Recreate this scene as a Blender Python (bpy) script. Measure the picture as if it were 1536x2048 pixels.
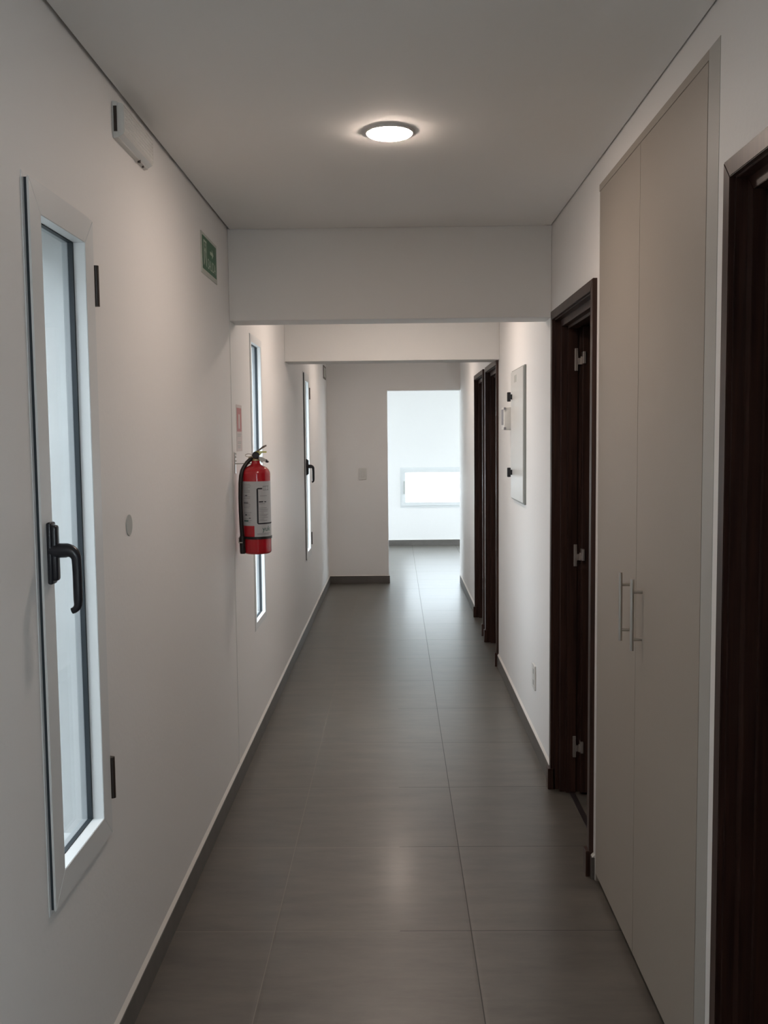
import bpy, bmesh, math, random
from mathutils import Vector, Matrix
random.seed(3)
PI = math.pi
SC = bpy.context.scene
C = SC.collection
for o in list(bpy.data.objects):
    bpy.data.objects.remove(o)

# ---------------------------------------------------------------- camera
HC = 1.5106
cam_d = bpy.data.cameras.new('camera')
cam = bpy.data.objects.new('camera', cam_d)
C.objects.link(cam)
R_ = Vector((0.99987535, 0.01209396, -0.01015003))
U_ = Vector((0.00917711, 0.07795199, 0.99691488))
F_ = Vector((-0.01284786, 0.99688376, -0.07783128))
M_ = Matrix((R_, U_, -F_)).transposed().to_4x4()
M_.translation = Vector((0, 0, HC))
cam.matrix_world = M_
cam_d.sensor_fit = 'VERTICAL'
cam_d.sensor_height = 36.0
cam_d.sensor_width = 27.0
cam_d.lens = 1912.3513 * 36.0 / 2048.0
cam_d.clip_start = 0.02
cam_d.clip_end = 100
SC.camera = cam

# ---------------------------------------------------------------- look
SC.view_settings.view_transform = 'Standard'
SC.view_settings.look = 'None'
SC.view_settings.exposure = 0.5
SC.view_settings.gamma = 1.0
SC.view_settings.use_curve_mapping = False

# ---------------------------------------------------------------- sky
W = bpy.data.worlds.new('sky')
SC.world = W
W.use_nodes = True
bg = W.node_tree.nodes['Background']
bg.inputs['Color'].default_value = (0.89, 0.94, 1.0, 1)
SKY = 8.0
bg.inputs['Strength'].default_value = SKY
LAMP = 114.0                     # emission of the round ceiling lamps
LAMP_COL = (1.0, 0.82, 0.70)

# portals: they only guide sky light through the openings, they emit nothing
def portal(loc, size_y, size_z, direction):
    L = bpy.data.lights.new('window_portal', 'AREA')
    L.shape = 'RECTANGLE'
    L.size = size_y
    L.size_y = size_z
    L.cycles.is_portal = True
    o = bpy.data.objects.new('window_portal', L)
    C.objects.link(o)
    o.location = loc
    o.rotation_euler = Vector(direction).to_track_quat('-Z', 'Y').to_euler()

# ---------------------------------------------------------------- dimensions (metres)
XL, XR = -0.7022, 0.6647        # wall faces of the corridor
ZC = 2.391                      # ceiling
D1, D1B = 4.105, 4.272          # first beam
D2, D2B = 6.137, 6.362          # second beam
DE, DEB = 9.853, 9.99           # end wall
XE = -0.083                     # edge of the opening in the end wall
ZO = 1.987
DR = 13.305                     # back wall of the far room
HB = 0.078                      # skirting height
T = 0.603
TX, T0 = -0.385, 2.8257
YR = -0.25                      # the right wall starts here, an added unseen lobby behind the camera lets in daylight
YB = -2.2                       # corridor end behind the camera

portal((XL - 0.22, 2.036, 1.29), 0.36, 1.4, (1, 0, 0))
portal((XL - 0.22, 4.855, 1.29), 0.36, 1.4, (1, 0, 0))
portal((XL - 0.22, 7.52, 1.29), 0.36, 1.4, (1, 0, 0))
portal((3.81, 11.65, 1.35), 3.0, 2.5, (-1, 0, 0))
portal((-3.21, 11.65, 1.35), 3.0, 2.5, (1, 0, 0))
portal((2.1, YB - 0.21, 1.6), 2.4, 1.4, (0, 1, 0))
portal((0.66, DR + 0.2, 0.81), 1.1, 0.45, (0, -1, 0))

# ---------------------------------------------------------------- materials
def lin(r, g, b):
    f = lambda c: (c / 255 / 12.92) if c / 255 <= 0.04045 else ((c / 255 + 0.055) / 1.055) ** 2.4
    return (f(r), f(g), f(b), 1)

def mat(name, col, rough=0.5, metal=0.0, spec=0.5, bump=0.0, bscale=40.0, var=0.0, vscale=6.0, coat=0.0):
    m = bpy.data.materials.new(name)
    m.use_nodes = True
    nt = m.node_tree
    n = nt.nodes
    b = n['Principled BSDF']
    b.inputs['Base Color'].default_value = col
    b.inputs['Roughness'].default_value = rough
    b.inputs['Metallic'].default_value = metal
    b.inputs['Specular IOR Level'].default_value = spec
    b.inputs['Coat Weight'].default_value = coat
    tc = n.new('ShaderNodeTexCoord')
    if var > 0:
        no = n.new('ShaderNodeTexNoise')
        no.inputs['Scale'].default_value = vscale
        no.inputs['Detail'].default_value = 5
        nt.links.new(tc.outputs['Object'], no.inputs['Vector'])
        mx = n.new('ShaderNodeMixRGB')
        mx.inputs[1].default_value = tuple(c * (1 - var) for c in col[:3]) + (1,)
        mx.inputs[2].default_value = tuple(min(1, c * (1 + var)) for c in col[:3]) + (1,)
        nt.links.new(no.outputs['Fac'], mx.inputs[0])
        nt.links.new(mx.outputs[0], b.inputs['Base Color'])
    if bump > 0:
        nb = n.new('ShaderNodeTexNoise')
        nb.inputs['Scale'].default_value = bscale
        nb.inputs['Detail'].default_value = 4
        nt.links.new(tc.outputs['Object'], nb.inputs['Vector'])
        bp = n.new('ShaderNodeBump')
        bp.inputs['Strength'].default_value = bump
        bp.inputs['Distance'].default_value = 0.002
        nt.links.new(nb.outputs['Fac'], bp.inputs['Height'])
        nt.links.new(bp.outputs['Normal'], b.inputs['Normal'])
    return m

M = {}
M['wall'] = mat('white_wall_paint', (0.82, 0.805, 0.79, 1), 0.55, bump=0.25, bscale=70, var=0.015, vscale=2.0, spec=0.35)
M['ceil'] = mat('white_ceiling_paint', (0.91, 0.90, 0.88, 1), 0.8, var=0.01, vscale=2, spec=0.2)
M['beam'] = mat('beam_paint', (0.74, 0.735, 0.72, 1), 0.7, bump=0.15, bscale=60, spec=0.3)
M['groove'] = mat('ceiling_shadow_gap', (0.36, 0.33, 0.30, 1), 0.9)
M['caulk'] = mat('skirting_top_caulk', (0.66, 0.63, 0.59, 1), 0.6)
M['plaster'] = mat('outdoor_plaster', (0.50, 0.505, 0.505, 1), 0.9, bump=0.4, bscale=25, var=0.10, vscale=7)
M['ground'] = mat('concrete_yard', (0.35, 0.34, 0.32, 1), 0.9, var=0.1)
M['alu'] = mat('white_lacquered_aluminium', (0.72, 0.73, 0.73, 1), 0.38, spec=0.5)
M['alu_out'] = mat('darker_aluminium', (0.36, 0.37, 0.38, 1), 0.5)  # darker than the indoor frame, toned to match the plaster reveal
M['stone'] = mat('dark_threshold_stone', (0.022, 0.017, 0.018, 1), 0.35)
M['gasket'] = mat('dark_rubber_gasket', (0.02, 0.028, 0.035, 1), 0.6)
M['black'] = mat('black_plastic', (0.012, 0.013, 0.018, 1), 0.33)
M['hinge_dark'] = mat('dark_bronze_hinge', (0.03, 0.02, 0.015, 1), 0.4)
M['laminate'] = mat('greige_laminate', (0.35, 0.312, 0.268, 1), 0.5, var=0.03, vscale=3, bump=0.1, bscale=300)
M['lam_edge'] = mat('grey_laminate_frame', (0.42, 0.41, 0.385, 1), 0.45)
M['steel'] = mat('brushed_steel', (0.52, 0.50, 0.47, 1), 0.32, metal=1.0)
M['hinge_steel'] = mat('dull_steel_hinge', (0.42, 0.38, 0.35, 1), 0.45, metal=0.8)
M['white_pl'] = mat('white_plastic', (0.68, 0.67, 0.64, 1), 0.4)
M['panel'] = mat('painted_panel_metal', (0.60, 0.60, 0.58, 1), 0.3)
M['panel_side'] = mat('grey_panel_rim', (0.30, 0.31, 0.29, 1), 0.4)
M['red'] = mat('red_enamel', (0.50, 0.012, 0.022, 1), 0.2, coat=0.5)
M['label'] = mat('white_label_paper', (0.55, 0.56, 0.57, 1), 0.4)
M['ink'] = mat('black_ink', (0.012, 0.012, 0.02, 1), 0.5)
M['greyink'] = mat('grey_small_print', (0.25, 0.25, 0.27, 1), 0.5)
M['greenink'] = mat('green_ink', (0.01, 0.10, 0.075, 1), 0.5)
M['rubber'] = mat('black_rubber_hose', (0.012, 0.011, 0.010, 1), 0.4)
M['brass'] = mat('brass_valve', (0.55, 0.45, 0.27, 1), 0.35, metal=0.9)
M['lever'] = mat('valve_lever', (0.22, 0.17, 0.14, 1), 0.4, metal=0.6)
M['tag'] = mat('yellow_green_seal', (0.62, 0.60, 0.10, 1), 0.5)
M['sign_green'] = mat('green_sign_face', (0.012, 0.115, 0.045, 1), 0.4)
M['sign_white'] = mat('sign_white_print', (0.50, 0.58, 0.48, 1), 0.45)
M['acrylic'] = mat('pale_sign_board', (0.50, 0.51, 0.46, 1), 0.35)
M['pink'] = mat('faded_red_print', (0.50, 0.19, 0.19, 1), 0.5)
M['palepink'] = mat('pale_sign_paper', (0.60, 0.52, 0.50, 1), 0.5)
M['cover'] = mat('grey_box_cover', (0.42, 0.43, 0.41, 1), 0.55)
M['dark_rim'] = mat('dark_sign_rim', (0.14, 0.12, 0.10, 1), 0.5)

def wood():
    m = bpy.data.materials.new('dark_wenge_veneer')
    m.use_nodes = True
    nt = m.node_tree; n = nt.nodes; b = n['Principled BSDF']
    tc = n.new('ShaderNodeTexCoord'); mp = n.new('ShaderNodeMapping')
    mp.inputs['Scale'].default_value = (30, 30, 1.2)
    no = n.new('ShaderNodeTexNoise'); no.inputs['Scale'].default_value = 3; no.inputs['Detail'].default_value = 6
    cr = n.new('ShaderNodeValToRGB')
    cr.color_ramp.elements[0].color = (0.020, 0.0085, 0.0065, 1)
    cr.color_ramp.elements[1].color = (0.060, 0.028, 0.020, 1)
    cr.color_ramp.elements[0].position = 0.3; cr.color_ramp.elements[1].position = 0.75
    nt.links.new(tc.outputs['Object'], mp.inputs['Vector'])
    nt.links.new(mp.outputs[0], no.inputs['Vector'])
    nt.links.new(no.outputs['Fac'], cr.inputs[0])
    nt.links.new(cr.outputs[0], b.inputs['Base Color'])
    b.inputs['Roughness'].default_value = 0.36
    b.inputs['Specular IOR Level'].default_value = 0.35
    return m
M['wood'] = wood()

def glass():
    m = bpy.data.materials.new('window_glass')
    m.use_nodes = True
    nt = m.node_tree; n = nt.nodes
    n.remove(n['Principled BSDF'])
    out = n['Material Output']
    tr = n.new('ShaderNodeBsdfTransparent'); tr.inputs[0].default_value = (0.93, 0.97, 0.98, 1)
    gl = n.new('ShaderNodeBsdfGlossy'); gl.inputs['Roughness'].default_value = 0.02
    lw = n.new('ShaderNodeLayerWeight'); lw.inputs['Blend'].default_value = 0.5
    pw = n.new('ShaderNodeMath'); pw.operation = 'POWER'; pw.inputs[1].default_value = 5.0
    nt.links.new(lw.outputs['Facing'], pw.inputs[0])
    fr = n.new('ShaderNodeMath'); fr.operation = 'MULTIPLY_ADD'; fr.inputs[1].default_value = 0.45; fr.inputs[2].default_value = 0.02
    nt.links.new(pw.outputs[0], fr.inputs[0])
    mx = n.new('ShaderNodeMixShader')
    nt.links.new(fr.outputs[0], mx.inputs[0]); nt.links.new(tr.outputs[0], mx.inputs[1]); nt.links.new(gl.outputs[0], mx.inputs[2])
    nt.links.new(mx.outputs[0], out.inputs[0])
    return m
M['glass'] = glass()

def lamp_mat():
    m = bpy.data.materials.new('lit_lamp_diffuser')
    m.use_nodes = True
    nt = m.node_tree; n = nt.nodes
    b = n['Principled BSDF']
    b.inputs['Base Color'].default_value = (0.8, 0.8, 0.8, 1)
    b.inputs['Emission Color'].default_value = LAMP_COL + (1,)
    b.inputs['Emission Strength'].default_value = LAMP
    return m
M['lamp'] = lamp_mat()

def tiles(name, dark, light, x0, y0, floor=True):
    """porcelain tiles 60 x 60 with fine joints, slight clouding and gloss"""
    m = bpy.data.materials.new(name)
    m.use_nodes = True
    nt = m.node_tree; n = nt.nodes; L = nt.links.new
    b = n['Principled BSDF']
    geo = n.new('ShaderNodeTexCoord')
    sep = n.new('ShaderNodeSeparateXYZ'); L(geo.outputs['Object'], sep.inputs[0])
    def mth(op, a, bb=None):
        q = n.new('ShaderNodeMath'); q.operation = op
        for i, v in enumerate((a, bb)):
            if v is None: continue
            if isinstance(v, (int, float)): q.inputs[i].default_value = v
            else: L(v, q.inputs[i])
        return q.outputs[0]
    def joint(out, o0, width):
        u = mth('DIVIDE', mth('SUBTRACT', out, o0), T)
        r = mth('ROUND', u)
        d = mth('ABSOLUTE', mth('SUBTRACT', u, r))
        return mth('LESS_THAN', d, width / 2 / T), mth('FLOOR', u), d
    jx, fx, dx = joint(sep.outputs['X'], x0, 0.0030)
    jy, fy, dy = joint(sep.outputs['Y'], y0, 0.0030)
    no = n.new('ShaderNodeTexNoise'); no.inputs['Scale'].default_value = 5; no.inputs['Detail'].default_value = 8; no.inputs['Roughness'].default_value = 0.7
    mp = n.new('ShaderNodeMapping'); mp.inputs['Scale'].default_value = (0.55, 2.2, 1)
    L(geo.outputs['Object'], mp.inputs[0]); L(mp.outputs[0], no.inputs['Vector'])
    cr = n.new('ShaderNodeMixRGB'); cr.inputs[1].default_value = dark; cr.inputs[2].default_value = light
    L(mth('MULTIPLY', mth('SUBTRACT', no.outputs['Fac'], 0.30), 2.4), cr.inputs[0]); cr.use_clamp = True
    # one tone per tile
    wn = n.new('ShaderNodeTexWhiteNoise'); wn.noise_dimensions = '2D'
    cb = n.new('ShaderNodeCombineXYZ'); L(fx, cb.inputs[0]); L(fy, cb.inputs[1]); L(cb.outputs[0], wn.inputs['Vector'])
    tone = mth('ADD', mth('MULTIPLY', wn.outputs['Value'], 0.08), 0.96)
    hs = n.new('ShaderNodeHueSaturation'); L(cr.outputs[0], hs.inputs['Color']); L(tone, hs.inputs['Value'])
    b.inputs['Specular IOR Level'].default_value = 0.8
    if floor:
        b.inputs['Coat Weight'].default_value = 0.55
        b.inputs['Coat Roughness'].default_value = 0.20
        # joints: the x joint right of the middle is darker than the others
        jm = mth('MAXIMUM', jx, jy)
        isd = mth('GREATER_THAN', sep.outputs['X'], 0.0)
        jc = n.new('ShaderNodeMixRGB')
        jc.inputs[1].default_value = (0.19, 0.175, 0.15, 1); jc.inputs[2].default_value = (0.03, 0.028, 0.025, 1)
        L(isd, jc.inputs[0])
        mx = n.new('ShaderNodeMixRGB'); L(jm, mx.inputs[0]); L(hs.outputs[0], mx.inputs[1]); L(jc.outputs[0], mx.inputs[2])
        L(mx.outputs[0], b.inputs['Base Color'])
        rn = mth('ADD', mth('MULTIPLY', no.outputs['Fac'], 0.12), 0.34)
        rr = mth('ADD', rn, mth('MULTIPLY', jm, 0.3))
        L(rr, b.inputs['Roughness'])
        L(mth('MULTIPLY', mth('SUBTRACT', 1.0, mth('MULTIPLY', jm, 0.5)), 0.20), b.inputs['Coat Weight'])
        # slightly lipped tiles + fine relief
        hh = mth('MINIMUM', mth('MULTIPLY', mth('MINIMUM', dx, dy), 60.0), 1.0)
        h2 = mth('ADD', mth('MULTIPLY', hh, 1.0), mth('MULTIPLY', no.outputs['Fac'], 0.5))
        bp = n.new('ShaderNodeBump'); bp.inputs['Strength'].default_value = 0.22; bp.inputs['Distance'].default_value = 0.0015
        L(h2, bp.inputs['Height']); L(bp.outputs[0], b.inputs['Normal'])
    else:
        L(hs.outputs[0], b.inputs['Base Color'])
        b.inputs['Roughness'].default_value = 0.45
    return m
M['floor'] = tiles('grey_brown_porcelain_tiles', (0.060, 0.052, 0.043, 1), (0.124, 0.109, 0.090, 1), TX, T0)
M['skirt'] = tiles('tile_skirting', (0.075, 0.066, 0.058, 1), (0.12, 0.108, 0.098, 1), TX, T0, False)

# ---------------------------------------------------------------- mesh helpers
class MB:
    def __init__(self):
        self.bm = bmesh.new()
    def quad(self, *pts):
        vs = [self.bm.verts.new(p) for p in pts]
        return self.bm.faces.new(vs)
    def box(self, x0, x1, y0, y1, z0, z1, bev=0.0, seg=2):
        b = bmesh.new()
        x0, x1 = min(x0, x1), max(x0, x1); y0, y1 = min(y0, y1), max(y0, y1); z0, z1 = min(z0, z1), max(z0, z1)
        v = [b.verts.new((x, y, z)) for x in (x0, x1) for y in (y0, y1) for z in (z0, z1)]
        for f in ((0, 1, 3, 2), (4, 6, 7, 5), (0, 4, 5, 1), (2, 3, 7, 6), (0, 2, 6, 4), (1, 5, 7, 3)):
            b.faces.new([v[i] for i in f])
        if bev > 0:
            bmesh.ops.bevel(b, geom=list(b.edges), offset=bev, segments=seg, affect='EDGES', profile=0.5)
        self.merge(b)
        return self
    def merge(self, b):
        me = bpy.data.meshes.new('tmp'); b.to_mesh(me); b.free()
        self.bm.from_mesh(me); bpy.data.meshes.remove(me)
    def tube(self, pts, rad, n=16, caps=True, sx=1.0):
        """swept tube, rad is a number or one radius per point"""
        pts = [Vector(p) for p in pts]
        if not isinstance(rad, (list, tuple)): rad = [rad] * len(pts)
        rings = []
        prev = None
        for i, p in enumerate(pts):
            if i == 0: t = pts[1] - pts[0]
            elif i == len(pts) - 1: t = pts[-1] - pts[-2]
            else: t = (pts[i + 1] - pts[i]).normalized() + (pts[i] - pts[i - 1]).normalized()
            t.normalize()
            if prev is None:
                a = Vector((0, 0, 1)) if abs(t.z) < 0.9 else Vector((0, 1, 0))
                u = t.cross(a).normalized()
            else:
                u = (prev - t * prev.dot(t)).normalized()
            prev = u
            w = t.cross(u).normalized()
            rings.append([self.bm.verts.new(p + (u * math.cos(2 * PI * k / n) * sx + w * math.sin(2 * PI * k / n)) * rad[i]) for k in range(n)])
        for a, b in zip(rings, rings[1:]):
            for k in range(n):
                self.bm.faces.new((a[k], a[(k + 1) % n], b[(k + 1) % n], b[k]))
        if caps:
            self.bm.faces.new(rings[0][::-1]); self.bm.faces.new(rings[-1])
        return self
    def lathe(self, cx, cy, prof, n=48):
        rings = []
        for r, z in prof:
            rings.append([self.bm.verts.new((cx + r * math.cos(2 * PI * k / n), cy + r * math.sin(2 * PI * k / n), z)) for k in range(n)])
        for a, b in zip(rings, rings[1:]):
            for k in range(n):
                self.bm.faces.new((a[k], a[(k + 1) % n], b[(k + 1) % n], b[k]))
        self.bm.faces.new(rings[0][::-1]); self.bm.faces.new(rings[-1])
        return self
    def prism(self, outline, axis, a0, a1, bev=0.0):
        """outline of (u, v) extruded along axis ('x': u=y v=z, 'y': u=x v=z, 'z': u=x v=y)"""
        b = bmesh.new()
        def P(u, v, a):
            return {'x': (a, u, v), 'y': (u, a, v), 'z': (u, v, a)}[axis]
        lo = [b.verts.new(P(u, v, a0)) for u, v in outline]
        hi = [b.verts.new(P(u, v, a1)) for u, v in outline]
        n = len(outline)
        b.faces.new(lo); b.faces.new(hi[::-1])
        for k in range(n):
            b.faces.new((lo[k], hi[k], hi[(k + 1) % n], lo[(k + 1) % n]))
        bmesh.ops.recalc_face_normals(b, faces=list(b.faces))
        if bev > 0:
            bmesh.ops.bevel(b, geom=[e for e in b.edges if e.calc_face_angle(0) > 0.8], offset=bev, segments=2, affect='EDGES')
        self.merge(b)
        return self

WLOC = {}
def obj(name, mb, m, parent=None, smooth=False, label=None):
    bm = mb.bm
    bmesh.ops.recalc_face_normals(bm, faces=list(bm.faces))
    me = bpy.data.meshes.new(name)
    off = WLOC.get(parent.name, Vector()) if parent else Vector()
    for v in bm.verts: v.co -= off
    bm.to_mesh(me); bm.free()
    me.materials.append(M[m])
    o = bpy.data.objects.new(name, me)
    C.objects.link(o)
    if parent:
        o.parent = parent
        WLOC[o.name] = off
    if smooth:
        for p in me.polygons: p.use_smooth = True
        md = None
        try:
            me.set_sharp_from_angle(angle=math.radians(38))
        except Exception:
            pass
    if label: o['label'] = label
    return o

def thing(name, label, cat, loc, group=None):
    o = bpy.data.objects.new(name, None); C.objects.link(o)
    o.location = loc; o.empty_display_size = 0.05
    WLOC[o.name] = Vector(loc)
    o['label'] = label; o['category'] = cat
    if group: o['group'] = group
    return o

def tag(o, label, cat, group=None):
    o['label'] = label; o['category'] = cat
    if group: o['group'] = group
    return o

def struct_root(name, loc, label=None, cat=None):
    o = bpy.data.objects.new(name, None); C.objects.link(o)
    o.location = loc; o.empty_display_size = 0.05
    WLOC[o.name] = Vector(loc)
    o['kind'] = 'structure'
    if label: o['label'] = label
    if cat: o['category'] = cat
    return o

def struct(name, mb, m, label=None, cat=None):
    o = obj(name, mb, m)
    o['kind'] = 'structure'
    if label: o['label'] = label
    if cat: o['category'] = cat
    return o

def wall_mesh(axis, a0, a1, u0, u1, z0, z1, holes):
    """solid wall with rectangular holes; axis 'x': thickness a along x, u along y"""
    us = sorted({u0, u1, *[h[0] for h in holes], *[h[1] for h in holes]})
    zs = sorted({z0, z1, *[h[2] for h in holes], *[h[3] for h in holes]})
    us = [u for u in us if u0 <= u <= u1]; zs = [z for z in zs if z0 <= z <= z1]
    mb = MB()
    def solid(i, j):
        if i < 0 or j < 0 or i >= len(us) - 1 or j >= len(zs) - 1: return False
        cu = (us[i] + us[i + 1]) / 2; cz = (zs[j] + zs[j + 1]) / 2
        return not any(h[0] < cu < h[1] and h[2] < cz < h[3] for h in holes)
    P = (lambda a, u, z: (a, u, z)) if axis == 'x' else (lambda a, u, z: (u, a, z))
    for i in range(len(us) - 1):
        for j in range(len(zs) - 1):
            if not solid(i, j): continue
            A, B, c, d = us[i], us[i + 1], zs[j], zs[j + 1]
            mb.quad(P(a0, A, c), P(a0, B, c), P(a0, B, d), P(a0, A, d))
            mb.quad(P(a1, A, c), P(a1, A, d), P(a1, B, d), P(a1, B, c))
            if not solid(i - 1, j): mb.quad(P(a0, A, c), P(a0, A, d), P(a1, A, d), P(a1, A, c))
            if not solid(i + 1, j): mb.quad(P(a0, B, c), P(a1, B, c), P(a1, B, d), P(a0, B, d))
            if not solid(i, j - 1): mb.quad(P(a0, A, c), P(a1, A, c), P(a1, B, c), P(a0, B, c))
            if not solid(i, j + 1): mb.quad(P(a0, A, d), P(a0, B, d), P(a1, B, d), P(a1, A, d))
    bmesh.ops.remove_doubles(mb.bm, verts=list(mb.bm.verts), dist=1e-5)
    return mb

# ---------------------------------------------------------------- shell
mb = MB(); mb.box(-3.3, 4.2, YB - 0.2, 13.6, -0.12, 0.0)
struct('floor', mb, 'floor')
mb = MB(); mb.box(-14, -3.3, -12, 30, -0.3, -0.13); mb.box(4.2, 16, -12, 30, -0.3, -0.13); mb.box(-3.3, 4.2, 13.6, 30, -0.3, -0.13); mb.box(-3.3, -0.95, -12, YB - 0.2, -0.3, -0.13)
struct('ground', mb, 'ground', 'concrete yard outside the windows', 'ground')

mb = MB(); mb.box(-2.35, -2.15, -6, 3.3, -0.13, 2.75)  # added unseen wall, cuts the daylight entering the nearest window
struct('added_shade_wall', mb, 'ground', 'added unseen wall that blocks sky light to the nearest corridor window', 'wall')

WIN = [(1.836, 2.235), (4.655, 5.05), (7.32, 7.72)]
WZ0, WZ1 = 0.558, 2.021
holesL = [(a + 0.012, b - 0.012, WZ0 + 0.012, WZ1 - 0.012) for a, b in WIN]
# left wall: thin indoor leaf (white) and outdoor leaf (plaster) share the openings
struct('wall_left', wall_mesh('x', XL - 0.05, XL, YB, DEB, 0.0, 2.6, holesL), 'wall')
struct('wall_left_outer', wall_mesh('x', XL - 0.22, XL - 0.05, YB, DEB, -0.3, 2.6,
       [(a + 0.012, b - 0.012, WZ0 + 0.012, WZ1 - 0.012) for a, b in WIN]), 'plaster', 'plastered outer face of the window wall', 'wall')

# doors on the right: outer casing edges (y), top of casing
DOORS = [(1.080, 1.936, 2.042), (3.186, 4.040, 2.024), (6.200, 6.990, 2.006), (7.172, 7.962, 2.008)]
CAS = 0.036
CL0, CL1, CLT = 2.008, 3.160, 2.314      # closet outer edges and top
holesR = [(a + 0.02, b - 0.02, 0.0, t - 0.02) for a, b, t in DOORS] + [(CL0 + 0.004, CL1 - 0.004, 0.0, CLT - 0.004)]
WT = 0.15
struct('wall_right', wall_mesh('x', XR, XR + WT, YR, DE, 0.0, 2.6, holesR), 'wall')
struct('wall_end', wall_mesh('y', DE, DEB, -3.1, 3.7, 0.0, 2.9, [(XE, XR, 0.0, ZO)]), 'wall')
struct('wall_behind', wall_mesh('y', YB - 0.2, YB, XL - 0.22, 4.0, 0.0, 2.6, [(0.9, 3.3, 0.9, 2.3)]), 'wall')
# rooms behind the doors and the far room
struct('wall_rooms', wall_mesh('x', 3.9, 4.0, YB, DE, 0.0, 2.6, []), 'wall')
mbp = MB()
mbp.box(XR + WT, 3.9, YR, YR + 0.12, 0, 2.5)
for y in (2.0, 3.166, 6.17): mbp.box(1.45 if y < 3.17 else XR + WT, 3.9, y - 0.04 if y > 3.1 else y, y if y > 3.1 else y + 0.04, 0, 2.5)
struct('wall_partitions', mbp, 'wall')
WR = (0.0587, 1.30, 0.527, 1.089)
struct('wall_back', wall_mesh('y', DR, DR + 0.2, -3.2, 3.8, 0.0, 2.9, [(WR[0] + 0.02, WR[1] - 0.02, WR[2] + 0.02, WR[3] - 0.02)]), 'wall')
struct('wall_room_right', wall_mesh('x', 3.6, 3.8, DEB, DR, 0.0, 2.9, [(10.3, 13.0, 0.35, 2.45)]), 'wall')
struct('wall_room_left', wall_mesh('x', -3.2, -3.0, DEB, DR, 0.0, 2.9, [(10.3, 13.0, 0.35, 2.45)]), 'wall')
mb = MB(); mb.box(-3.2, 3.8, DEB - 0.1, DR + 0.2, 2.72, 2.9)
struct('ceiling_room', mb, 'ceil')

# ceiling boards with a shadow gap along the walls, slab above
G = 0.010
def ceiling_board(y0, y1):
    m_ = MB(); m_.box(XL + G, XR - G * 0.6, y0 + G * 0.6, y1 - G * 0.6, ZC, ZC + 0.016); return m_
mb = MB()
for y0, y1 in ((YB, D1), (D1B, D2), (D2B, DE)):
    mb.box(XL + G, XR - G * 0.5, y0 + G * 0.4, y1 - G * 0.4, ZC, ZC + 0.014)
struct('ceiling', mb, 'ceil')
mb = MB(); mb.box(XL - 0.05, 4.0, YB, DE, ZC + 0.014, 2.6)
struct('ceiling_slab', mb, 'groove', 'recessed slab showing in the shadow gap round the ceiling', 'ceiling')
mb = MB(); mb.box(XL, XR, D1, D1B, 2.0105, ZC + 0.014, 0.003, 2)
struct('beam', mb, 'beam', 'nearer white painted cross beam spanning the corridor', 'beam')
mb = MB(); mb.box(XL, XR, D2, D2B, 1.997, ZC + 0.014, 0.003, 2)
struct('beam', mb, 'beam', 'farther white painted cross beam spanning the corridor', 'beam')
# hairline paint joint running down the wall from the nearer beam
mb = MB(); mb.box(XL - 0.001, XL + 0.0022, D1 - 0.002, D1 + 0.004, HB, 2.011)
struct('trim_1', mb, 'beam', 'thin vertical paint ridge below the nearer beam on the left wall', 'trim')

# skirting: tile strips, light caulk line on top
def skirting(name, runs):
    m1 = MB(); m2 = MB()
    for x0, x1, y0, y1 in runs:
        m1.box(x0, x1, y0, y1, 0, HB, 0.0012, 1)
    o = struct(name, m1, 'skirt')
    for ax, x0, x1, y0, y1 in [(('x' if (r[1] - r[0]) < (r[3] - r[2]) else 'y'),) + r for r in runs]:
        if ax == 'x':
            s = XL if x0 < 0 else XR
            d = 0.009 if x0 < 0 else -0.009
            m2.prism([(s, HB), (s + d, HB), (s, HB + 0.009)], 'y', y0, y1) if True else None
        else:
            yy = DE if y1 < 11 else DR
            m2.prism([(yy, HB), (yy - 0.009, HB), (yy, HB + 0.006)], 'x', x0, x1)
    obj('caulk_line', m2, 'caulk', o)
    return o
S = 0.011
skirting('baseboard_left', [(XL, XL + S, YB, DE)])
skirting('baseboard_right', [(XR - S, XR, YR, DOORS[0][0]), (XR - S, XR, CL1 + 0.0, DOORS[1][0]), (XR - S, XR, DOORS[1][1], DOORS[2][0]), (XR - S, XR, DOORS[3][1], DE + 0.0)])
skirting('baseboard_end', [(XL + S, XE + S, DE - S, DE)])
mb = MB(); mb.box(XE, XE + S, DE, DEB, 0, HB)
struct('baseboard_jamb', mb, 'skirt')
skirting('baseboard_back', [(-3.0, 3.6, DR - S, DR)])

# ---------------------------------------------------------------- windows on the left
def ring(mb, x0, x1, y0, y1, z0, z1, w, bev=0.0):
    """rectangular frame in the y-z plane, member width w, built of mitred prisms"""
    o = [(y0, z0), (y1, z0), (y1, z1), (y0, z1)]
    i = [(y0 + w, z0 + w), (y1 - w, z0 + w), (y1 - w, z1 - w), (y0 + w, z1 - w)]
    for k in range(4):
        mb.prism([o[k], o[(k + 1) % 4], i[(k + 1) % 4], i[k]], 'x', x0, x1, bev)
    return mb
def ring_y(mb, y0, y1, x0, x1, z0, z1, w, bev=0.0):
    o = [(x0, z0), (x1, z0), (x1, z1), (x0, z1)]
    i = [(x0 + w, z0 + w), (x1 - w, z0 + w), (x1 - w, z1 - w), (x0 + w, z1 - w)]
    for k in range(4):
        mb.prism([o[k], o[(k + 1) % 4], i[(k + 1) % 4], i[k]], 'y', y0, y1, bev)
    return mb

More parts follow.
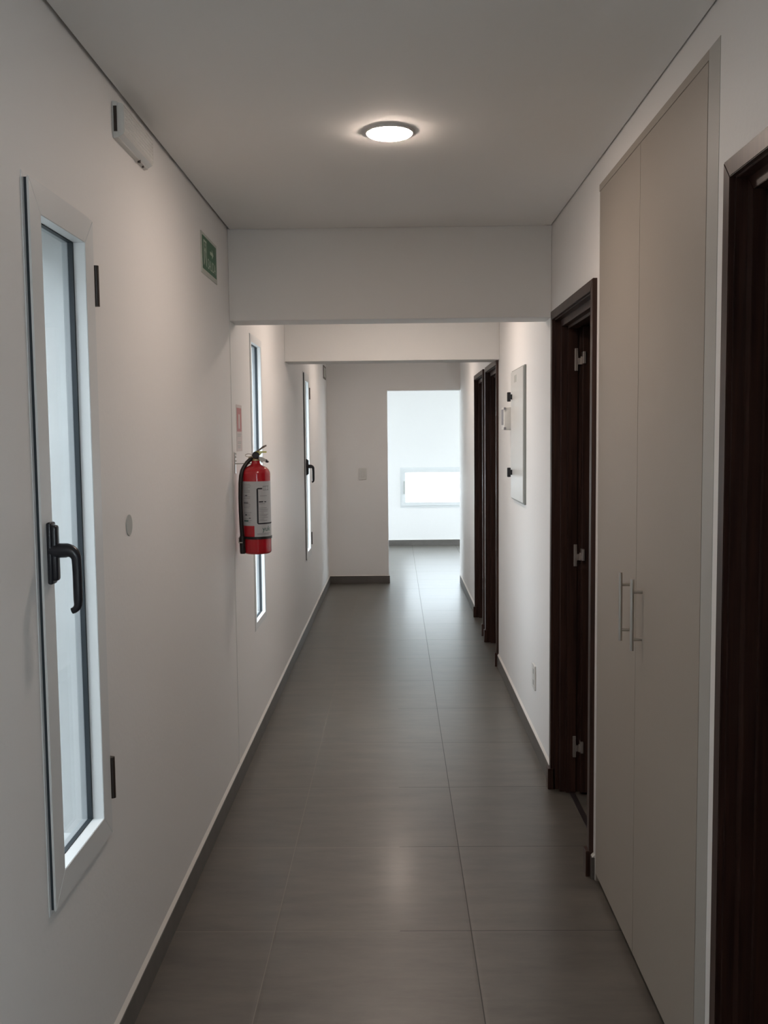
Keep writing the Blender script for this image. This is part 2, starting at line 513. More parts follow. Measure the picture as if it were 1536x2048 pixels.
def side_window(idx, y0, y1, opening=True):
    lab = {1: 'tall narrow white window nearest the camera with black lever handle',
           2: 'tall narrow fixed window partly hidden behind the fire extinguisher',
           3: 'tall narrow white window beyond the second beam with black lever handle'}[idx]
    r = struct_root('window_%d' % idx, (XL, (y0 + y1) / 2, WZ0), lab, 'window')
    z0, z1 = WZ0, WZ1
    f = MB()
    ring(f, XL - 0.05, XL + 0.0015, y0, y1, z0, z1, 0.022 if opening else 0.03, 0.0008)
    obj('frame', f, 'alu', r)
    f = MB()
    ring(f, XL - 0.040, XL - 0.0262, y0 + 0.012, y1 - 0.012, z0 + 0.012, z1 - 0.012, 0.0575 if opening else 0.028, 0.0008)
    obj('outer_frame', f, 'alu_out', r)
    if opening:
        g = MB()
        ring(g, XL - 0.02, XL + 0.0075, y0 + 0.011, y1 - 0.006, z0 + 0.011, z1 - 0.011, 0.03)
        obj('outer_gasket', g, 'gasket', r)
        s = MB()
        ring(s, XL - 0.020, XL + 0.0115, y0 + 0.009, y1 - 0.004, z0 + 0.009, z1 - 0.009, 0.0725, 0.0012)
        # cut the back of the sash edge so the gasket shows at the side
        obj_s = MB()
        ring(obj_s, XL + 0.0070, XL + 0.0115, y0 + 0.009, y1 - 0.004, z0 + 0.009, z1 - 0.009, 0.060, 0.0012)
        ring(obj_s, XL - 0.016, XL + 0.0112, y0 + 0.04, y1 - 0.035, z0 + 0.04, z1 - 0.04, 0.0285, 0.0008)
        s.bm.free()
        sash = obj('sash', obj_s, 'alu', r)
        wi = 0.0685
    else:
        s = MB()
        ring(s, XL - 0.016, XL + 0.004, y0 + 0.003, y1 - 0.003, z0 + 0.003, z1 - 0.003, 0.036, 0.001)
        sash = obj('sash', s, 'alu', r)
        wi = 0.039
    gk = MB()
    ring(gk, XL - 0.026, XL - 0.0155, y0 + wi - 0.006, y1 - wi + 0.006, z0 + wi - 0.006, z1 - wi + 0.006, 0.008)
    obj('glazing_gasket', gk, 'gasket', r)
    gl = MB(); gl.box(XL - 0.026, XL - 0.022, y0 + wi - 0.004, y1 - wi + 0.004, z0 + wi - 0.004, z1 - wi + 0.004)
    obj('glass_pane', gl, 'glass', r)
    if opening:
        for za, zb in ((1.820, 1.913), (0.650, 0.750)):
            h = MB()
            h.box(XL + 0.001, XL + 0.010, y1 + 0.004, y1 + 0.018, za, zb, 0.003)
            h.tube([(XL + 0.012, y1 + 0.006, za), (XL + 0.012, y1 + 0.006, zb)], 0.007, 12)
            obj('hinge', h, 'hinge_dark', r, True, 'dark bronze hinge')
        # lever handle
        hy = y0 + 0.044; x = XL + 0.0115
        h = MB()
        h.box(x, x + 0.010, hy - 0.014, hy + 0.016, 1.226, 1.350, 0.004, 3)
        h.box(x + 0.004, x + 0.019, hy - 0.010, hy + 0.012, 1.232, 1.344, 0.006, 3)
        hd = obj('handle_plate', h, 'black', r, True, 'black rounded handle plate')
        l = MB()
        pts = []; rad = []
        zc = 1.293
        for t in (0, .02, .032): pts.append((x + 0.004 + t, hy, zc)); rad.append(0.0150 - t * 0.02)
        for k in range(1, 8):
            a = PI / 2 * k / 7
            pts.append((x + 0.036 + 0.018 * math.sin(a), hy, zc - 0.018 + 0.018 * math.cos(a))); rad.append(0.0140 - 0.0045 * k / 7)
        for zz in (1.25, 1.22, 1.195): pts.append((x + 0.0545, hy + 0.001, zz)); rad.append(0.0093)
        for k in range(1, 6):
            a = PI * 0.42 * k / 5
            pts.append((x + 0.0545 - 0.017 * (1 - math.cos(a)), hy + 0.001, 1.188 - 0.017 * math.sin(a))); rad.append(0.0085 - 0.0004 * k)
        l.tube(pts, rad, 18)
        obj('lever', l, 'black', hd, True)
    return r
side_window(1, *WIN[0]); side_window(2, *WIN[1], opening=False); side_window(3, *WIN[2])

# window in the far room (y plane)
r = struct_root('window_4', (0.6, DR, WR[2]), 'wide low white window glowing in the far room', 'window')
f = MB(); ring_y(f, DR - 0.006, DR + 0.06, WR[0], WR[1], WR[2], WR[3], 0.035, 0.001); obj('frame', f, 'alu', r)
f = MB(); ring_y(f, DR - 0.016, DR + 0.03, WR[0] + 0.022, WR[1] - 0.022, WR[2] + 0.028, WR[3] - 0.022, 0.050, 0.002); obj('sash', f, 'alu', r)
f = MB(); f.box(WR[0] + 0.06, WR[1] - 0.06, DR + 0.008, DR + 0.013, WR[2] + 0.06, WR[3] - 0.06); obj('glass_pane', f, 'glass', r)
f = MB(); f.box(0.106, 0.122, DR - 0.030, DR - 0.014, 0.722, 0.900, 0.003); obj('hinge', f, 'cover', r, label='grey hinge bar')

# added side windows, out of sight, that brighten the far room
for n_, xx in (('window_5', 3.68), ('window_6', -3.12)):
    r = struct_root(n_, (xx, 11.65, 0.3))
    f = MB(); ring(f, xx - 0.04, xx + 0.04, 10.3, 13.0, 0.35, 2.45, 0.05); f.box(xx - 0.03, xx + 0.03, 11.62, 11.68, 0.4, 2.4)
    obj('frame', f, 'alu', r)
    f = MB(); f.box(xx - 0.003, xx + 0.003, 10.35, 12.95, 0.4, 2.4); obj('glass_pane', f, 'glass', r)

r = struct_root('window_7', (2.1, YB - 0.1, 0.9))  # added unseen lobby window, daylight fill for the near left wall
f = MB(); ring_y(f, YB - 0.14, YB - 0.08, 0.9, 3.3, 0.9, 2.3, 0.05); obj('frame', f, 'alu', r)
f = MB(); f.box(0.94, 3.26, YB - 0.112, YB - 0.107, 0.94, 2.26); obj('glass_pane', f, 'glass', r)

# ---------------------------------------------------------------- door frames on the right
def door_frame(idx, y0, y1, top, label, hinges=False):
    r = struct_root('door_%d' % idx, (XR, (y0 + y1) / 2, 0), label, 'door')
    P_ = 0.015                                  # casing stands off the wall
    w = CAS
    o = [(y0, 0.0), (y0, top), (y1, top), (y1, 0.0)]
    i = [(y0 + w, 0.0), (y0 + w, top - w), (y1 - w, top - w), (y1 - w, 0.0)]
    c = MB()
    for k in range(3):
        c.prism([o[k], o[k + 1], i[k + 1], i[k]], 'x', XR - P_, XR + 0.004, 0.0015)
    obj('casing', c, 'wood', r)
    # jamb lining: two steps deep
    j = MB()
    def U(x0, x1, ins, th):
        oo = [(y0 + ins, 0.0), (y0 + ins, top - ins), (y1 - ins, top - ins), (y1 - ins, 0.0)]
        ii = [(y0 + ins + th, 0.0), (y0 + ins + th, top - ins - th), (y1 - ins - th, top - ins - th), (y1 - ins - th, 0.0)]
        for k in range(3):
            j.prism([oo[k], oo[k + 1], ii[k + 1], ii[k]], 'x', x0, x1, 0.001)
    U(XR - 0.004, XR + 0.026, 0.022, w - 0.022 + 0.004)
    U(XR + 0.020, XR + WT + 0.004, 0.022, 0.045)
    obj('jamb', j, 'wood', r)
    s = MB()
    U2 = [(y0 + 0.062, 0.0), (y0 + 0.062, top - 0.062), (y1 - 0.062, top - 0.062), (y1 - 0.062, 0.0)]
    U3 = [(y0 + 0.078, 0.0), (y0 + 0.078, top - 0.078), (y1 - 0.078, top - 0.078), (y1 - 0.078, 0.0)]
    for k in range(3):
        s.prism([U2[k], U2[k + 1], U3[k + 1], U3[k]], 'x', XR + 0.045, XR + 0.085, 0.001)
    obj('stop', s, 'wood', r)
    for ya, yb in ((y0 - 0.002, y0 + 0.040), (y1 - 0.040, y1 + 0.004)):
        q = MB(); q.box(XR - 0.026, XR + 0.004, ya, yb, 0, HB + 0.012, 0.001)
        obj('plinth_block', q, 'wood', r)
    # leaf opened into the room, hung on the far jamb
    q = MB(); yf = y1 - 0.068
    q.box(XR + 0.100, XR + 0.100 + 0.68, yf - 0.040, yf - 0.004, 0.010, top - 0.07, 0.001)
    lf = obj('leaf', q, 'wood', r)
    if hinges:
        for zc in (1.820, 1.013, 0.200):
            h = MB()
            yj = y1 - 0.078
            h.box(0.736, 0.750, yj - 0.0052, yj + 0.0002, zc - 0.046, zc + 0.046, 0.002)
            h.box(0.749, 0.767, yj - 0.0070, yj + 0.0002, zc - 0.020, zc + 0.006, 0.0005)
            h.box(0.764, 0.774, yj - 0.036 - 0.005, yj, zc - 0.018, zc + 0.030, 0.001)
            h.tube([(0.763, yj - 0.009, zc - 0.02), (0.763, yj - 0.009, zc + 0.012)], 0.0045, 10)
            obj('hinge', h, 'hinge_steel', r, False, 'dull steel hinge on the far jamb')
    return r
door_frame(1, *DOORS[0], 'dark wood doorway cut off at the right edge beside the closet')
door_frame(2, *DOORS[1], 'dark wood doorway with steel hinges beyond the greige closet', True)
door_frame(3, *DOORS[2], 'dark wood doorway just beyond the second beam')
door_frame(4, *DOORS[3], 'dark wood doorway farthest down the corridor')
mb = MB(); mb.box(XR + 0.058, XR + 0.080, DOORS[1][0] + 0.06, DOORS[1][1] - 0.06, 0.0, 0.003)
struct('trim_2', mb, 'stone', 'dark threshold strip on the floor of the hinged doorway', 'threshold')

# ---------------------------------------------------------------- closet
cl = thing('built_in_closet', 'tall greige two-door closet built into the right wall between two dark doorways', 'closet', (XR + 0.01, (CL0 + CL1) / 2, 0))
XF = XR - 0.0008      # door faces
b = MB()
b.box(XR + 0.032, 1.26, CL0 + 0.006, CL0 + 0.024, 0.0, CLT - 0.006)
b.box(XR + 0.032, 1.26, CL1 - 0.024, CL1 - 0.006, 0.0, CLT - 0.006)
b.box(XR + 0.032, 1.26, CL0 + 0.024, CL1 - 0.024, CLT - 0.024, CLT - 0.006)
b.box(1.245, 1.26, CL0 + 0.024, CL1 - 0.024, 0.0, CLT - 0.024)
obj('carcass', b, 'laminate', cl)
SN = CL0 + 0.072
b = MB()
b.box(XR - 0.001, XR + 0.032, CL0, SN, 0.0, CLT, 0.001)
obj('stile', b, 'lam_edge', cl, label='grey vertical filler at the near edge')
b = MB(); b.box(XR - 0.001, XR + 0.032, SN, CL1, CLT - 0.022, CLT, 0.001)
b.box(XR + 0.001, XR + 0.032, CL1 - 0.010, CL1, 0.0, CLT - 0.022, 0.0005)
obj('top_rail', b, 'laminate', cl)
b = MB(); b.box(XR + 0.022, XR + 0.036, SN + 0.001, CL1 - 0.012, 0.0, 0.028); obj('kickboard', b, 'laminate', cl)
YS = 2.6405
def closet_door(y0, y1, hy, lab):
    d = MB(); d.box(XF, XF + 0.018, y0, y1, 0.030, CLT - 0.0235, 0.0008)
    o = obj('door', d, 'laminate', cl)
    h = MB(); xb = XF - 0.0275
    h.tube([(xb, hy, 0.925), (xb, hy, 1.1215)], 0.0058, 14)
    for z in (0.956, 1.086):
        h.tube([(xb, hy, z), (XF + 0.001, hy, z)], 0.0046, 12)
    hh = obj('bar_handle', h, 'steel', o, True, lab)
    return o
closet_door(SN + 0.004, YS - 0.0015, 2.573, 'steel bar handle of the nearer door')
closet_door(YS + 0.0015, CL1 - 0.012, 2.706, 'steel bar handle of the farther door')

# ---------------------------------------------------------------- electrical panel
ep = thing('electrical_panel', 'tall white electrical panel with two black latches on the right wall', 'electrical panel', (XR, 5.147, 1.17))
b = MB(); b.box(XR - 0.010, XR, 4.888, 5.412, 1.158, 1.872, 0.0015); obj('rim', b, 'panel_side', ep, label='grey rim')
b = MB(); b.box(XR - 0.0165, XR - 0.0085, 4.896, 5.404, 1.166, 1.864, 0.0018); dr = obj('door', b, 'panel', ep)
for z in (1.727, 1.309):
    b = MB(); b.box(XR - 0.026, XR - 0.016, 5.338, 5.352, z - 0.014, z + 0.014, 0.001)
    b.box(XR - 0.044, XR - 0.025, 5.335, 5.358, z - 0.026, z + 0.026, 0.003)
    obj('latch', b, 'black', dr, label='black latch')
b = MB(); b.box(XR - 0.0172, XR - 0.0160, 5.16, 5.25, 1.800, 1.838); b2 = obj('plate', b, 'cover', dr, label='small grey plate')
# thermostat-like wall box
tb = thing('alarm_keypad', 'small white wall box beside the electrical panel', 'keypad', (XR, 5.49, 1.61))
b = MB(); b.box(XR - 0.052, XR, 5.44, 5.552, 1.545, 1.675, 0.004, 3); obj('housing', b, 'white_pl', tb, True)
b = MB(); b.box(XR - 0.0545, XR - 0.050, 5.452, 5.540, 1.575, 1.662, 0.001); obj('screen', b, 'greyink', tb, label='dark grey front screen')
for z in (1.554, 1.666):
    b = MB(); b.box(XR - 0.052, XR - 0.040, 5.4375, 5.445, z - 0.007, z + 0.007, 0.001); obj('corner_clip', b, 'greyink', tb, label='dark corner clip')

# socket low on the right wall, switch on the end wall, round box cover on the left wall
so = thing('wall_socket', 'white socket plate low on the right wall below the electrical panel', 'socket', (XR, 4.575, 0.35))
b = MB(); b.box(XR - 0.007, XR, 4.530, 4.620, 0.285, 0.405, 0.002); pl = obj('cover_plate', b, 'white_pl', so)
for z in (0.318, 0.372):
    b = MB(); b.box(XR - 0.0078, XR - 0.0068, 4.562, 4.588, z - 0.012, z + 0.012, 0.0004)
    obj('socket_insert', b, 'cover', pl)
sw = thing('light_switch', 'white light switch on the end wall left of the opening', 'switch', (-0.343, DE, 1.138))
b = MB(); b.box(-0.382, -0.304, DE - 0.009, DE, 1.078, 1.196, 0.003); pl = obj('cover_plate', b, 'white_pl', sw)
b = MB(); b.box(-0.360, -0.326, DE - 0.013, DE - 0.008, 1.104, 1.170, 0.002); obj('rocker', b, 'white_pl', pl)
rc = MB(); rc.tube([(XL - 0.001, 2.490, 1.288), (XL + 0.0022, 2.490, 1.288)], 0.0275, 40)
tag(obj('junction_box_cover', rc, 'cover', None, True), 'round grey blank cover on the left wall after the nearest window', 'cover')

# ---------------------------------------------------------------- emergency light
el = thing('emergency_light', 'white rectangular emergency light high on the left wall under the ceiling', 'emergency light', (XL, 2.60, 2.31))
y0, y1 = 2.457, 2.752
b = MB(); b.prism([(XL, 2.266), (XL + 0.013, 2.269), (XL + 0.013, 2.356), (XL, 2.358)], 'y', y0, y1, 0.001); bs = obj('base', b, 'white_pl', el)
b = MB(); b.prism([(XL + 0.012, 2.270), (XL + 0.026, 2.278), (XL + 0.0285, 2.284), (XL + 0.0285, 2.346), (XL + 0.025, 2.352), (XL + 0.012, 2.355)], 'y', y0 + 0.003, y1 - 0.003, 0.001)
# prismatic diffuser: rows of little pyramids
for iy in range(24):
    for iz in range(6):
        cy = y0 + 0.014 + iy * 0.0116; cz = 2.2905 + iz * 0.0098
        vs = [b.bm.verts.new((XL + 0.0284, cy + a * 0.0056, cz + c * 0.0047)) for a, c in ((-1, -1), (1, -1), (1, 1), (-1, 1))]
        ap = b.bm.verts.new((XL + 0.0306, cy, cz))
        for k in range(4): b.bm.faces.new((vs[k], vs[(k + 1) % 4], ap))
def diff():
    m = M['white_pl'].copy(); m.name = 'prismatic_acrylic'
    m.node_tree.nodes['Principled BSDF'].inputs['Roughness'].default_value = 0.12
    return m
M['prism'] = diff()
obj('diffuser', b, 'prism', el, label='clear ribbed diffuser')
b = MB(); b.box(XL + 0.003, XL + 0.0115, y0 - 0.0015, y0 + 0.004, 2.283, 2.345); obj('end_slot', b, 'hinge_dark', el, label='black open end')
b = MB(); b.tube([(XL + 0.010, 2.665, 2.2635), (XL + 0.010, 2.665, 2.272)], 0.0045, 12); obj('test_button', b, 'hinge_dark', el, True, 'dark test button')
b = MB(); b.tube([(XL + 0.008, 2.712, 2.2635), (XL + 0.008, 2.712, 2.272)], 0.003, 12); obj('indicator', b, 'hinge_dark', el, True, 'dark indicator')

# ---------------------------------------------------------------- text helper
def text_bm(s, size, spacing=1.0):
    cu = bpy.data.curves.new('t', 'FONT'); cu.body = s; cu.size = size; cu.space_character = spacing
    cu.resolution_u = 3
    o = bpy.data.objects.new('t', cu); C.objects.link(o)
    dg = bpy.context.evaluated_depsgraph_get(); dg.update()
    me = bpy.data.meshes.new_from_object(o.evaluated_get(dg))
    bm = bmesh.new(); bm.from_mesh(me)
    bpy.data.objects.remove(o); bpy.data.curves.remove(cu); bpy.data.meshes.remove(me)
    return bm
def add_mapped(mb, bm, fn):
    for v in bm.verts: v.co = Vector(fn(v.co.x, v.co.y))
    mb.merge(bm)

# exit sign on the left wall
es = thing('exit_sign', 'green and white SALIDA exit sign high on the left wall before the first beam', 'sign', (XL, 3.68, 2.19))
b = MB(); b.box(XL, XL + 0.003, 3.528, 3.830, 2.118, 2.268, 0.0006); obj('backing_board', b, 'acrylic', es, label='pale clear backing board')
b = MB(); b.box(XL + 0.003, XL + 0.0042, 3.549, 3.812, 2.136, 2.256); gp = obj('green_face', b, 'sign_green', es)
X1 = XL + 0.0047
b = MB()
def sq(mb, pts):     # pts (y, z)
    vs = [mb.bm.verts.new((X1, y, z)) for y, z in pts]; mb.bm.faces.new(vs)
# white doorway box with a running figure left out of it
dy0, dy1, dz0, dz1 = 3.560, 3.620, 2.150, 2.243
for q in ([(dy0, dz0), (dy0 + 0.010, dz0), (dy0 + 0.010, dz1), (dy0, dz1)], [(dy1 - 0.008, dz0), (dy1, dz0), (dy1, dz1), (dy1 - 0.008, dz1)],
          [(dy0 + 0.010, dz1 - 0.008), (dy1 - 0.008, dz1 - 0.008), (dy1 - 0.008, dz1), (dy0 + 0.010, dz1)]): sq(b, q)
# runner: head, torso, arms, legs
c = [(3.593 + 0.0075 * math.cos(a * PI / 6), 2.226 + 0.0075 * math.sin(a * PI / 6)) for a in range(12)]; sq(b, c)
sq(b, [(3.584, 2.216), (3.599, 2.218), (3.596, 2.188), (3.582, 2.186)])
sq(b, [(3.599, 2.215), (3.610, 2.202), (3.607, 2.199), (3.597, 2.209)])
sq(b, [(3.584, 2.214), (3.574, 2.202), (3.577, 2.199), (3.586, 2.208)])
sq(b, [(3.590, 2.188), (3.597, 2.190), (3.609, 2.172), (3.603, 2.170)])
sq(b, [(3.603, 2.170), (3.609, 2.172), (3.607, 2.154), (3.602, 2.154)])
sq(b, [(3.582, 2.188), (3.589, 2.188), (3.580, 2.156), (3.574, 2.158)])
# arrow pointing right
sq(b, [(3.685, 2.209), (3.722, 2.209), (3.722, 2.221), (3.685, 2.221)])
sq(b, [(3.722, 2.196), (3.752, 2.215), (3.722, 2.234)])
add_mapped(b, text_bm('SALIDA', 0.054, 0.92), lambda u, v: (X1, 3.637 + u * 0.95, 2.149 + v))
obj('sign_print', b, 'sign_white', gp, label='white running figure, arrow and SALIDA lettering')

# small framed sign at the far end of the left wall
fs = thing('wall_sign', 'small dark-rimmed pale sign high at the far end of the left wall', 'sign', (XL, 9.56, 2.15))
b = MB(); b.box(XL, XL + 0.004, 9.40, 9.725, 2.092, 2.222, 0.0006); obj('rim', b, 'dark_rim', fs)
b = MB(); b.box(XL + 0.0038, XL + 0.0050, 9.45, 9.675, 2.112, 2.204); obj('face', b, 'acrylic', fs)

# red instruction strip above the extinguisher
ws = thing('extinguisher_notice', 'narrow pale notice with faded red print above the red extinguisher', 'notice', (XL, 4.30, 1.56))
b = MB(); b.box(XL, XL + 0.0012, 4.225, 4.375, 1.455, 1.662); pp = obj('paper', b, 'palepink', ws)
b = MB(); b.box(XL + 0.0012, XL + 0.0018, 4.237, 4.357, 1.543, 1.648); rp = obj('red_field', b, 'pink', ws, label='faded red field')
b = MB(); b.box(XL + 0.0018, XL + 0.0022, 4.275, 4.315, 1.556, 1.620); obj('white_bar', b, 'palepink', rp)
b = MB()
for z, a0, a1 in ((1.529, 4.25, 4.35), (1.521, 4.25, 4.335), (1.495, 4.25, 4.345), (1.488, 4.25, 4.34), (1.477, 4.245, 4.33), (1.469, 4.25, 4.32)):
    b.box(XL + 0.0012, XL + 0.0016, a0, a1, z, z + 0.004)
obj('small_print', b, 'cover', ws, label='grey lines of small print')

# ---------------------------------------------------------------- fire extinguisher
EX, EY, ER = -0.6115, 4.170, 0.0622
ex = thing('fire_extinguisher', 'red fire extinguisher with white label hung on the left wall', 'fire extinguisher', (EX, EY, 1.008))
prof = [(0.050, 1.009), (0.055, 1.010), (0.0605, 1.015), (ER, 1.021), (ER, 1.358), (0.0608, 1.366), (0.056, 1.376), (0.047, 1.3855), (0.034, 1.392), (0.024, 1.3965), (0.0195, 1.402), (0.0178, 1.409), (0.0178, 1.4145)]
b = MB(); b.lathe(EX, EY, prof, 64); body = obj('cylinder', b, 'red', ex, True)
# cylinder mapping: u = arc length from the side facing down the corridor (towards -y), positive to +x
def cyl(r):
    def f(u, z):
        t = u / ER
        return (EX + r * math.sin(t), EY - r * math.cos(t), z)
    return f
def patch(mb, r, u0, u1, z0, z1, n=24):
    f = cyl(r)
    for k in range(n):
        a = u0 + (u1 - u0) * k / n; c_ = u0 + (u1 - u0) * (k + 1) / n
        mb.quad(f(a, z0), f(c_, z0), f(c_, z1), f(a, z1))
    return mb
def uu(px):      # arc position from the horizontal offset in the side view (-1..1)
    return ER * math.asin(max(-1, min(1, px)))
b = MB()
patch(b, ER + 0.0005, uu(-0.95), uu(-0.03), 1.1345, 1.3268)
patch(b, ER + 0.0005, uu(-0.03), ER * 2.3, 1.0855, 1.3268)
lb = obj('label_sheet', b, 'label', ex, True, 'white label with black border and small print')
b = MB()
rr = ER + 0.0009
ua = uu(0.155); w = 0.0072
# black bracket: vertical bar, rounded corners, upper and lower arms
zt, zb = 1.2985, 1.1410
patch(b, rr, ua, ua + w, zb + 0.008, zt - 0.008, 3)
patch(b, rr, ua + 0.008, uu(0.53), zt - 0.006, zt, 6)
patch(b, rr, ua + 0.008, ER * 2.2, zb, zb + 0.006, 16)
f = cyl(rr)
for cz, s in ((zt - 0.008, 1), (zb + 0.008, -1)):
    for k in range(6):
        a0 = PI / 2 * k / 6; a1 = PI / 2 * (k + 1) / 6
        P1 = lambda R2, a: f(ua + 0.008 - R2 * math.cos(a), cz + s * R2 * math.sin(a))
        b.quad(P1(0.008, a0), P1(0.008, a1), P1(0.002, a1), P1(0.002, a0))
obj('label_border', b, 'ink', lb, False, 'thick black bracket line')
b = MB()
for part, rows_r in (('print_column', [(1.2105, 0.30, 0.78), (1.2035, 0.30, 0.86), (1.1965, 0.30, 0.84), (1.189, 0.30, 0.60), (1.182, 0.30, 0.86), (1.176, 0.32, 0.80), (1.169, 0.30, 0.84), (1.162, 0.30, 0.62), (1.1555, 0.30, 0.80), (1.229, 0.30, 0.7)]),
                     ('small_heading', [(1.263, 0.38, 0.8)]), ('footer_print', [(1.100, 0.15, 0.92), (1.095, 0.15, 0.88)])):
    b = MB()
    for z, a0, a1 in rows_r: patch(b, rr, uu(a0), uu(a1), z, z + 0.0018, 6)
    obj(part, b, 'greyink', lb, False, 'grey small print')
b = MB()
random.seed(5)
z = 1.314
while z > 1.150:
    a1 = random.choice([-0.35, -0.3, -0.22, -0.45, -0.28])
    if random.random() < 0.85: patch(b, rr, uu(-0.78), uu(a1), z, z + 0.0016, 6)
    z -= 0.0068
obj('print_column', b, 'greyink', lb, False, 'grey small print')
for z, a0, a1, h in ((1.236, 0.30, 0.58, 0.005), (1.236, 0.64, 0.76, 0.004), (1.2645, -0.66, -0.52, 0.0035), (1.2315, -0.78, -0.45, 0.004), (1.180, -0.68, -0.56, 0.004), (1.1665, -0.42, -0.28, 0.003)):
    b = MB(); patch(b, rr, uu(a0), uu(a1), z, z + h, 5)
    obj('heading', b, 'ink', lb, False, 'short black heading')
b = MB()
for z, a0, a1, h in ((1.305, 0.58, 0.90, 0.0012), (1.288, 0.58, 0.90, 0.0012)): patch(b, rr, uu(a0), uu(a1), z, z + h, 5)
for a0 in (0.58, 0.70, 0.85): patch(b, rr, uu(a0), uu(a0) + 0.0012, 1.288, 1.3062, 2)
obj('class_boxes', b, 'ink', lb, False, 'thin outlined boxes')
b = MB()
add_mapped(b, text_bm('yuk', 0.030), lambda u, v: cyl(rr)(uu(0.50) + u, 1.111 + v))
obj('logo_lettering', b, 'greenink', lb, False, 'dark green logo letters')
b = MB(); patch(b, rr, uu(-0.78), uu(-0.45), 1.1535, 1.158, 5)
obj('small_logo', b, 'greenink', lb, False, 'small green logo')
# strap, hose, nozzle
b = MB(); b.lathe(EX, EY, [(ER + 0.0003, 1.0755), (ER + 0.0025, 1.0760), (ER + 0.0025, 1.0865), (ER + 0.0003, 1.0870)], 64); obj('strap', b, 'rubber', ex, True, 'black strap')
b = MB()
hx = lambda px, z, dy=0.0: (px, EY - 0.012 + dy, z)
pts = [hx(-0.627, 1.424, 0.012), hx(-0.637, 1.418, 0.004), hx(-0.648, 1.406, -0.004), hx(-0.658, 1.390, -0.012), hx(-0.666, 1.372, -0.022), hx(-0.6705, 1.350, -0.028), hx(-0.673, 1.320, -0.030), hx(-0.6745, 1.26, -0.031), hx(-0.6745, 1.2, -0.031), hx(-0.673, 1.14, -0.030), hx(-0.671, 1.088, -0.029)]
b.tube(pts, 0.0092, 14); obj('hose', b, 'rubber', ex, True, 'black rubber hose')
b = MB(); b.tube([hx(-0.671, 1.09, -0.029), hx(-0.671, 1.08, -0.029), hx(-0.6695, 1.02, -0.029), hx(-0.6695, 1.012, -0.029)], [0.010, 0.0125, 0.0128, 0.011], 16); obj('nozzle', b, 'rubber', ex, True, 'black nozzle')
b = MB(); b.box(-0.684, -0.6815, EY - 0.062, EY - 0.050, 1.062, 1.084); b.box(-0.684, -0.667, EY - 0.0625, EY - 0.058, 1.060, 1.065); obj('strap_buckle', b, 'steel', ex, label='small steel strap buckle')
# valve
b = MB(); b.lathe(EX + 0.001, EY, [(0.0165, 1.412), (0.0170, 1.414), (0.0170, 1.422), (0.013, 1.424), (0.013, 1.440), (0.010, 1.447), (0.010, 1.452)], 24)
b.tube([(EX - 0.030, EY, 1.424), (EX - 0.006, EY, 1.428)], 0.0075, 12)
va = obj('valve', b, 'brass', ex, True, 'brass coloured valve')
b = MB(); b.tube([(EX + 0.004, EY - 0.010, 1.4385), (EX + 0.004, EY - 0.024, 1.4385), (EX + 0.004, EY - 0.027, 1.4385)], [0.0145, 0.0155, 0.0125], 24); obj('pressure_gauge', b, 'black', va, True, 'dark round pressure gauge')
b = MB()
def strip_y(mb, pts, th, y0, y1):
    """flat bent bar in the x-z plane with thickness th, from y0 to y1"""
    top = [(x, z + th / 2) for x, z in pts]; bot = [(x, z - th / 2) for x, z in pts][::-1]
    mb.prism(top + bot, 'y', y0, y1, 0.0006)
strip_y(b, [(EX - 0.006, 1.449), (EX + 0.010, 1.456), (EX + 0.034, 1.475), (EX + 0.048, 1.4800)], 0.007, EY - 0.010, EY + 0.010)
strip_y(b, [(EX + 0.006, 1.455), (EX + 0.030, 1.470), (EX + 0.040, 1.475)], 0.006, EY - 0.0105, EY + 0.0105)
obj('upper_lever', b, 'lever', va, True, 'bronze squeeze lever pointing up')
b = MB()
b.prism([(EX + 0.012, 1.433), (EX + 0.030, 1.430), (EX + 0.048, 1.420), (EX + 0.056, 1.409), (EX + 0.050, 1.407), (EX + 0.036, 1.412), (EX + 0.026, 1.406), (EX + 0.018, 1.418)], 'y', EY - 0.010, EY + 0.010, 0.001)
obj('carrying_handle', b, 'steel', va, True, 'grey carrying handle')
b = MB(); b.prism([(EX + 0.046, 1.422), (EX + 0.058, 1.410), (EX + 0.054, 1.405), (EX + 0.044, 1.407)], 'y', EY - 0.0108, EY + 0.0108, 0.001); obj('handle_tip', b, 'black', va, label='black handle tip')
b = MB(); b.box(EX + 0.002, EX + 0.050, EY - 0.0135, EY - 0.0115, 1.4495, 1.4555, 0.0005); b.prism([(EX + 0.012, 1.447), (EX + 0.030, 1.4495), (EX + 0.020, 1.438)], 'y', EY - 0.0135, EY - 0.0115); obj('safety_seal', b, 'tag', va, label='yellow-green safety seal')
b = MB()
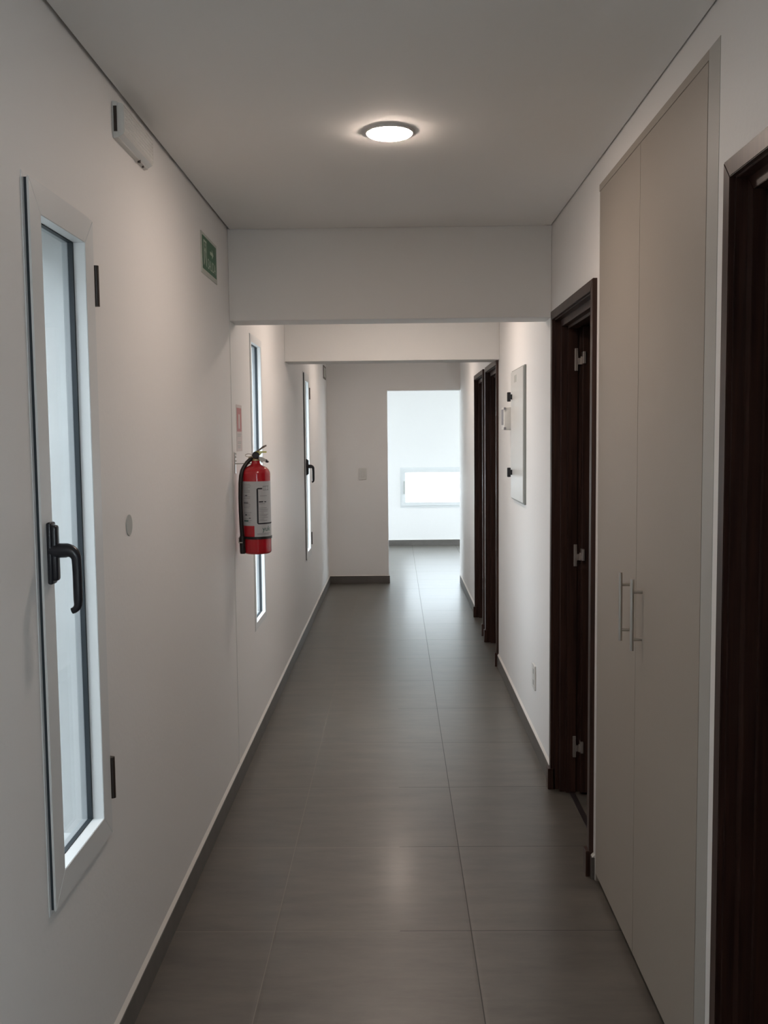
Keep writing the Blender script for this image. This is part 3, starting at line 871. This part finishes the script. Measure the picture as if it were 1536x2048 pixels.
pp_ = [(EX - 0.012 + (-0.016) + 0.015 * math.cos(a), EY - 0.012, 1.4385 + 0.0065 * math.sin(a)) for a in [2 * PI * k / 20 for k in range(21)]]
b.tube(pp_, 0.0015, 8, False); obj('safety_pin', b, 'steel', va, True, 'steel ring of the safety pin')
# wall bracket
b = MB(); b.box(XL, XL + 0.003, EY - 0.012, EY + 0.012, 1.36, 1.452, 0.0008); b.box(XL, EX - 0.012, EY - 0.006, EY + 0.006, 1.400, 1.405)
br = obj('wall_bracket', b, 'steel', ex, label='steel wall bracket')
for z in (1.446, 1.432, 1.414):
    b = MB(); b.tube([(XL + 0.003, EY - 0.0, z), (XL + 0.007, EY - 0.0, z)], 0.0045, 10); obj('screw', b, 'white_pl', br)

# ---------------------------------------------------------------- ceiling lamps
def lamp(y, label, power=1.0, x=-0.0098):
    r = thing('ceiling_lamp', label, 'ceiling lamp', (x, y, ZC), 'round lamps along the corridor ceiling')
    b = MB(); b.lathe(x, y, [(0.070, ZC), (0.0698, ZC - 0.003), (0.0682, ZC - 0.0070), (0.0676, ZC - 0.0078), (0.0655, ZC - 0.0078), (0.0652, ZC - 0.001)], 48); obj('trim_ring', b, 'white_pl', r, True)
    b = MB(); b.lathe(x, y, [(0.0650, ZC - 0.004), (0.0650, ZC - 0.0078), (0.0630, ZC - 0.0102), (0.054, ZC - 0.0135), (0.040, ZC - 0.0152), (0.022, ZC - 0.0160), (0.001, ZC - 0.0162)][::1], 48); 
    if power != 1.0:
        key = 'lamp_%.2f' % power
        if key not in M:
            M[key] = M['lamp'].copy(); M[key].node_tree.nodes['Principled BSDF'].inputs['Emission Strength'].default_value = LAMP * power
    else: key = 'lamp'
    obj('diffuser', b, key, r, True, 'glowing white diffuser')
    return r
lamp(0.25, 'added unseen fill lamp on the ceiling just above the camera', 0.35)  # added out of view to lift the light near the camera
lamp(2.835, 'round lit ceiling lamp in front of the first beam')
lamp(5.20, 'round lit ceiling lamp between the two beams, hidden by the first beam', 1.4)
lamp(8.25, 'round lit ceiling lamp beyond the second beam, hidden by it', 1.2)
